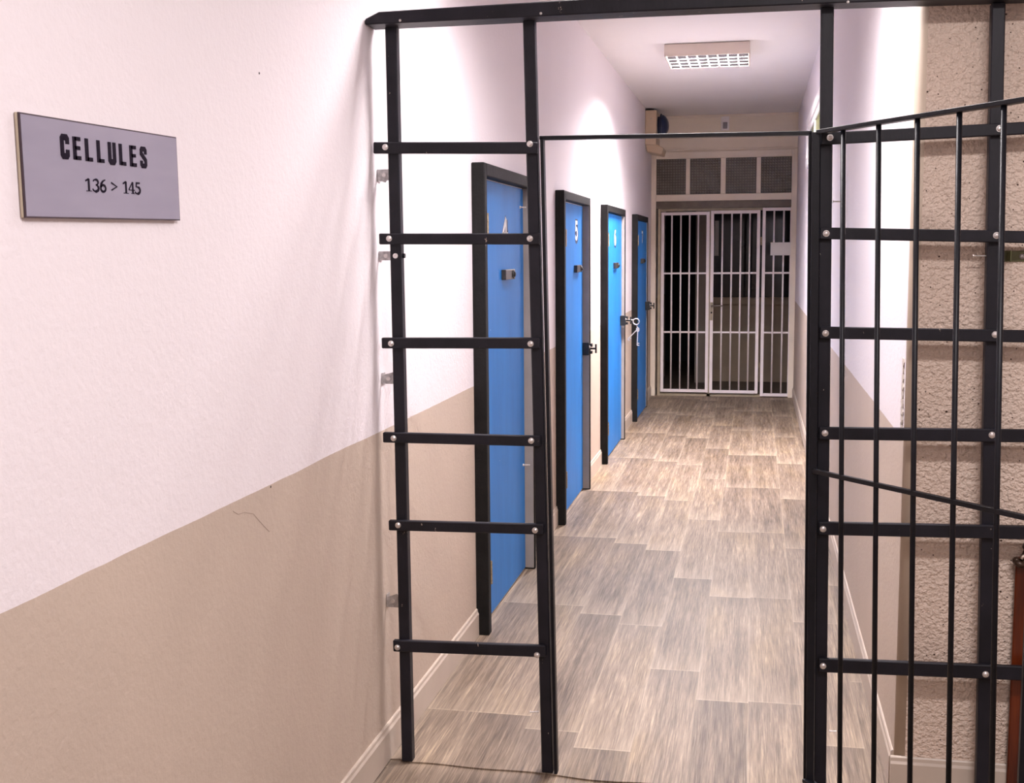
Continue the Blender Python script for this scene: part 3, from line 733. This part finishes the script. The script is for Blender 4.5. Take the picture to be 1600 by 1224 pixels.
# flat steel surround of the gate opening, on the inner faces of the posts
zh = px(843, 215, 'y', YG).z
fs_ = MB()
xa_t, xa_b = px(846.5, 225, 'y', YG).x, px(868.5, 1205, 'y', YG).x
fs_.bar((xa_t, YG+0.012, zh), (xa_b, YG+0.012, 0.0), 0.010, 0.030)
xb_t = 0.151
fs_.bar((xb_t, YG+0.012, zh-0.006), (xb_t+0.024, YG+0.012, 0.0), 0.019, 0.030)
A = px(843, 215.5, 'y', YG); B = px(1280, 207.5, 'y', YG)
fs_.bar((A.x, YG+0.012, A.z), (0.150, YG+0.012, B.z), 0.011, 0.030, side=(0, 0, 1))
o = fs_.build('gate_surround', 'steel_black', G, bevel=0.001); tag(o, 'thin flat steel frame around the gate opening')
# bolt near the left bracket, nails
P = px(618, 400, 'y', YG); MB().tube((P.x, YG, P.z), (P.x, YG-0.003, P.z), 0.008, n=14).build('bolt', 'zinc', G)
nb = MB().tube((P.x+0.018, YG+0.015, P.z), (P.x+0.026, YG+0.015, P.z), 0.008, n=6).build('nut', 'steel_black', G)
for q0, q1 in (((813, 324), (822, 324)), ((818, 727), (828, 727)), ((829, 1113), (842, 1113)), ((1302, 315), (1313, 315)), ((1521, 400), (1541, 400)), ((1297, 1143), (1307, 1143))):
    A = px(*q0, 'y', YG+0.015); B = px(*q1, 'y', YG+0.015)
    n_ = MB().tube(A, B, 0.0022, n=6); n_.tube(A, A+(A-B).normalized()*0.0015, 0.0045, n=8); n_.build('nail', 'zinc', G)
# galvanised angle brackets between post and left wall
def bracket(cx, cy, hgt, shape):
    P = px(cx, cy, 'y', YG+0.03); yb = YG+0.036
    b = MB()
    x0, x1 = XL+0.0015, -1.0945+0.006
    if shape == 'tri':
        pl = [(x0, P.z-hgt/2), (x1, P.z-hgt/2), (x1, P.z+hgt*0.30), (x1-0.012, P.z+hgt*0.62), (x0, P.z+hgt*0.28)]
    elif shape == 'tab':
        pl = [(x0, P.z-hgt*0.4), (x0+0.026, P.z-hgt*0.62), (x0+0.03, P.z-hgt*0.45), (x1, P.z-hgt*0.38), (x1, P.z+hgt*0.5), (x0, P.z+hgt*0.5)]
    else:
        pl = [(x0, P.z-hgt/2), (x1, P.z-hgt/2), (x1, P.z+hgt/2), (x0, P.z+hgt/2)]
    b.prism(pl, lambda u, v, q: (u, yb-q, v), 0.002)
    b.box(x0, x0+0.002, yb-0.002-0.03+0.032, yb+0.03, P.z-hgt/2, P.z+hgt/2)
    o = b.build('bracket', 'galv', G); tag(o, 'galvanised angle bracket fixed to the wall')
    MB().tube((x0+0.022, yb-0.002, P.z), (x0+0.022, yb-0.0045, P.z), 0.0065, n=12).build('screw', 'zinc', o)
    return o
bracket(592, 274, 0.036, 'tab'); bracket(597, 400, 0.028, 'box'); bracket(599, 592, 0.033, 'tri'); bracket(607, 940, 0.040, 'tri')
# green bracket from the far post to the plaster wall
P = px(1571, 392, 'y', YW-0.003); Q = px(1600, 409, 'y', YW-0.003)
gb = MB().box(0.66, 0.80, YW-0.004, YW-0.001, Q.z, P.z); gb.box(0.6895, 0.692, YG+0.01, YW-0.001, Q.z, P.z)
o = gb.build('bracket', 'green', G, bevel=0.0008); tag(o, 'green painted flat bracket')
P = px(1597, 401, 'y', YW-0.004); MB().dome((P.x, YW-0.004, P.z), (0, -1, 0), 0.008, 0.004, n=12, rings=3).build('screw', 'galv', o)

# ------------------------------------------------------------------ swung-open steel gate leaf
dirv = Vector((0.61, -0.79, 0)).normalized(); nrm = Vector((dirv.y, -dirv.x, 0))
H0 = Vector((0.170, YG-0.022, 0))
T = thing('metal_gate', 'black steel barred gate swung open towards the camera on the right', 'gate', (H0.x, H0.y, 0))
def on_leaf(x, y):
    v = _F + (x-800)/FOC*CR - (y-612)/FOC*CU
    o = Vector((0, 0, CAM_H)); k = (H0-o).dot(nrm)/v.dot(nrm); return o+v*k
GL = 0.765
def lp(s, z): return Vector((H0.x+dirv.x*s, H0.y+dirv.y*s, z))
def sof(P): return (Vector((P.x, P.y, 0))-H0).dot(dirv)
TA, TBq = on_leaf(1270, 208), on_leaf(1598, 156.5)
MA, MBq = on_leaf(1268, 735.5), on_leaf(1598, 808)
def zline(A, B, s): sa, sb_ = sof(A), sof(B); return A.z+(B.z-A.z)*(s-sa)/(sb_-sa)
def rail(A, B, th, dp, nm='rail'):
    return MB().bar(lp(0.0, zline(A, B, 0.0)), lp(GL, zline(A, B, GL)), th, dp, side=(0, 0, 1)).build(nm, 'steel_black', T, bevel=0.001)
rail(TA, TBq, 0.011, 0.026, 'top_rail'); rail(MA, MBq, 0.013, 0.013, 'middle_rail')
BA = lp(0, 0.055); BB = lp(GL, 0.045)
MB().bar(BA, BB, 0.011, 0.026, side=(0, 0, 1)).build('bottom_rail', 'steel_black', T, bevel=0.001)
# hinge stile and lock stile
MB().bar(lp(0.0, 0.05)+Vector((0.012, 0, 0)), lp(0.0, TA.z)+Vector((-0.010, 0, 0)), 0.022, 0.016).build('hinge_stile', 'steel_black', T, bevel=0.0015)
MB().bar(lp(GL, 0.04), lp(GL, zline(TA, TBq, GL)), 0.020, 0.020).build('lock_stile', 'steel_black', T, bevel=0.0015)
for (xt, yt), (xb, yb) in (((1317.5, 209), (1312, 1224)), ((1373, 199), (1365, 1224)), ((1433.5, 190), (1421.5, 1224)), ((1499, 180), (1482, 1224)), ((1568.5, 170), (1549.5, 1224))):
    A = on_leaf(xt, yt); B = on_leaf(xb, yb); sa = sof(A); s2 = sof(B)
    zt = zline(TA, TBq, sa)-0.004
    k = (0.05-B.z)/(A.z-B.z); s3 = s2+(sa-s2)*k
    MB().tube(lp(sa, zt), lp(s3, 0.052), 0.0070, n=12).build('bar', 'steel_black', T, smooth=True)

# ------------------------------------------------------------------ wall sign
xs_ = XL+0.001
TL, TR, BL, BR = (px(*q, 'x', XL+0.0085) for q in ((27, 175), (274, 214), (43, 340), (283, 345)))
zl = 0.5*((TR.z-TL.z)/(TR.y-TL.y)+(BR.z-BL.z)/(BR.y-BL.y)); th_ = math.atan(zl)
c0 = (TL+TR+BL+BR)/4; sw = 0.5*((TR-TL).length+(BR-BL).length); sh = 0.5*((TL-BL).length+(TR-BR).length)
def sf(u, v, q): # sign coordinates: u along, v up, q off the wall
    return (xs_+q, c0.y+u*math.cos(th_)-v*math.sin(th_), c0.z+u*math.sin(th_)+v*math.cos(th_))
t = thing('wall_sign', 'silver grey cell block sign with black lettering on the left wall', 'sign', (xs_, c0.y, c0.z))
def rect(a, b_): return [(-a/2, -b_/2), (a/2, -b_/2), (a/2, b_/2), (-a/2, b_/2)]
MB().prism(rect(sw, sh), lambda u, v, q: sf(u-0.003, v, q), 0.0040).build('backing', 'sign_back', t, bevel=0.001)
MB().prism(rect(sw, sh), lambda u, v, q: sf(u, v, q+0.0042), 0.0030).build('rim', 'sign_edge', t)
MB().prism(rect(sw-0.005, sh-0.005), lambda u, v, q: sf(u, v, q+0.0073), 0.0005).build('face', 'sign_face', t)
def to_sign(x, y):
    P = px(x, y, 'x', xs_+0.0083); dy, dz = P.y-c0.y, P.z-c0.z
    return (dy*math.cos(th_)+dz*math.sin(th_), -dy*math.sin(th_)+dz*math.cos(th_))
# heavy condensed capitals
tk = 0.205; hw = 0.52
Lx, Rx, Tp, Bt = tk/2, hw-tk/2, 1-0.09, 0.09
CAPS = {
 'C': [([(Rx, .62), (Rx, .84), (Rx-.05, Tp), (Lx+.05, Tp), (Lx, .84), (Lx, .16), (Lx+.05, Bt), (Rx-.05, Bt), (Rx, .16), (Rx, .38)], tk)],
 'E': [([(Lx, 0), (Lx, 1)], tk), ([(Lx, .92), (hw-.05, .92)], .17), ([(Lx, .52), (hw-.08, .52)], .16), ([(Lx, .08), (hw-.05, .08)], .17)],
 'L': [([(Lx, 0), (Lx, 1)], tk), ([(Lx, .08), (hw-.06, .08)], .17)],
 'U': [([(Lx, 1), (Lx, .16), (Lx+.05, Bt), (Rx-.05, Bt), (Rx, .16), (Rx, 1)], tk)],
 'S': [([(Rx, .66), (Rx, .84), (Rx-.05, Tp), (Lx+.05, Tp), (Lx, .84), (Lx, .68), (Rx, .36), (Rx, .16), (Rx-.05, Bt), (Lx+.05, Bt), (Lx, .16), (Lx, .34)], .18)]}
c1 = to_sign(94.5, 230); c2 = to_sign(230.5, 246)
top_ = to_sign(104, 211.5)[1]; bot_ = to_sign(104, 247.5)[1]; Hc = top_-bot_
adv = (c2[0]-c1[0])/(8-0.12*2)
lb = []
for i, ch in enumerate('CELLULES'):
    ox = c1[0]+adv*i*1.0; oy = bot_+(to_sign(222, 262)[1]-to_sign(104, 247.5)[1])*i/7
    nb = MB(); sx = adv*0.70/hw
    for pts, wd in CAPS[ch]:
        nb.ribbon([(ox+u*sx, oy+v*Hc) for u, v in pts], wd*sx if len(pts) > 2 or pts[0][0] == pts[1][0] else wd*Hc, lambda u, v, q: sf(u, v, q+0.0078), 0.0010)
    nb.build('letter', 'ink', t)
def dig(ch):
    if ch == '1': return [([(.30, .98), (.30, .03)], .13), ([(.06, .80), (.30, .97)], .07), ([(.10, .025), (.50, .025)], .05)]
    if ch == '3': return [(arc(.26, .74, .20, .22, 160, -85, 9), [.05]*3+[.1]*4+[.07]*3), (arc(.24, .28, .24, .26, 80, -165, 9), [.06]*2+[.12]*5+[.06]*3)]
    if ch == '6': return [([(.48, .98), (.30, .88), (.15, .66), (.09, .36)], [.04, .08, .12, .12]), (arc(.29, .30, .20, .27, 180, 540, 14), .10)]
    if ch == '4': return [([(.38, .98), (.38, .03)], .12), ([(.36, .96), (.03, .33)], .05), ([(.02, .31), (.56, .31)], .07), ([(.24, .025), (.52, .025)], .05)]
    if ch == '5': return [([(.46, .93), (.16, .93), (.13, .58)], .08), (arc(.22, .32, .25, .29, 105, -150, 10), [.06]*2+[.12]*6+[.06]*3)]
    if ch == '>': return [([(.04, .80), (.50, .50), (.04, .20)], .07)]
p1 = to_sign(133.5, 300); p2 = to_sign(220.5, 305)
dtop = to_sign(140, 279)[1]; dbot = to_sign(140, 299)[1]; Hd = dtop-dbot
dtop2 = to_sign(215, 284.5)[1]; dbot2 = to_sign(215, 303.5)[1]
span = p2[0]-p1[0]
for ch, f in zip('136>145', (0.0, 0.125, 0.245, 0.445, 0.655, 0.765, 0.885)):
    ox = p1[0]+f*span; oy = dbot+(dbot2-dbot)*f; nb = MB(); sc = span*0.205
    for pts, wd in dig(ch):
        ww = wd*sc if isinstance(wd, (int, float)) else [a*sc for a in wd]
        if isinstance(wd, (int, float)) and len(pts) == 2 and pts[0][1] == pts[1][1]: ww = wd*Hd
        nb.ribbon([(ox+u*sc*1.05, oy+v*Hd) for u, v in pts], ww, lambda u, v, q: sf(u, v, q+0.0078), 0.0009)
    nb.build('character', 'ink', t)

# ------------------------------------------------------------------ marks on the left wall: a plug hole, a small dent
for q, r_ in (((405, 114.5), 0.0032), ((423, 761), 0.003)):
    P = px(*q, 'x', XL)
    tag(MB().dome((XL, P.y, P.z), (1, 0, 0), r_, 0.0012, n=8, rings=2).build('nail_hole', 'hole', bpy.data.objects['wall_left']), 'small dark nail hole')

cr = [px(*q, 'x', XL) for q in ((364, 799), (372, 804), (382, 801), (396, 803), (404, 813), (412, 822), (421, 831))]
ck = MB()
ck.ribbon([(p.y, p.z) for p in cr], 0.0016, lambda u, v, q: (XL+q, u, v), 0.0006)
tag(ck.build('paint_crack', 'crack', bpy.data.objects['wall_left']), 'hairline crack in the taupe paint')

# ------------------------------------------------------------------ red-brown varnished panel and its ornament at the right edge
x0 = 0.744
t = thing('varnished_panel', 'red-brown varnished wooden panel standing against the pitted wall at the right edge', 'panel', (x0+0.15, YW, 0))
box(x0+0.004, x0+0.36, YW-0.020, YW-0.013, 0.02, 0.735).build('panel', 'varnish', t, bevel=0.001)
fb = MB(); fb.box(x0, x0+0.030, YW-0.026, YW-0.013, 0.0, 0.742); fb.box(x0+0.03, x0+0.36, YW-0.026, YW-0.013, 0.712, 0.742)
fb.box(x0+0.052, x0+0.068, YW-0.024, YW-0.018, 0.03, 0.70)
fb.build('panel_moulding', 'varnish', t, bevel=0.003)
ob = MB(); yo = YW-0.026
ob.torus((x0+0.008, yo-0.012, 0.728), (0.3, -0.2, 1), 0.008, 0.010, n=12, m=8)
ob.dome((x0+0.000, yo-0.006, 0.733), (-0.6, -0.6, 0.5), 0.012, 0.012, n=10)
ob.dome((x0+0.026, yo-0.01, 0.775), (0.0, -0.6, 0.8), 0.014, 0.018, n=10)
ob.tube((x0+0.020, yo-0.006, 0.742), (x0+0.030, yo-0.006, 0.785), 0.010, 0.006)
ob.build('ornament', 'bronze', t, smooth=True)
ob = MB()
for k in range(6):
    a = Vector((x0+0.010+k*0.0095, yo-0.018, 0.742-k*0.0085)); ob.tube(a, a+Vector((0.007, 0.0, 0.012)), 0.0045, 0.0035, n=8)
ob.build('twisted_cord', 'silver_cord', t, smooth=True); ob = MB()
for k in range(3): ob.dome((x0+0.040+0.012*k, yo-0.008, 0.795-0.004*k), (0, -1, 0.3), 0.009, 0.010, n=10)
ob.build('cord_tassel', 'silver_cord', t, smooth=True)
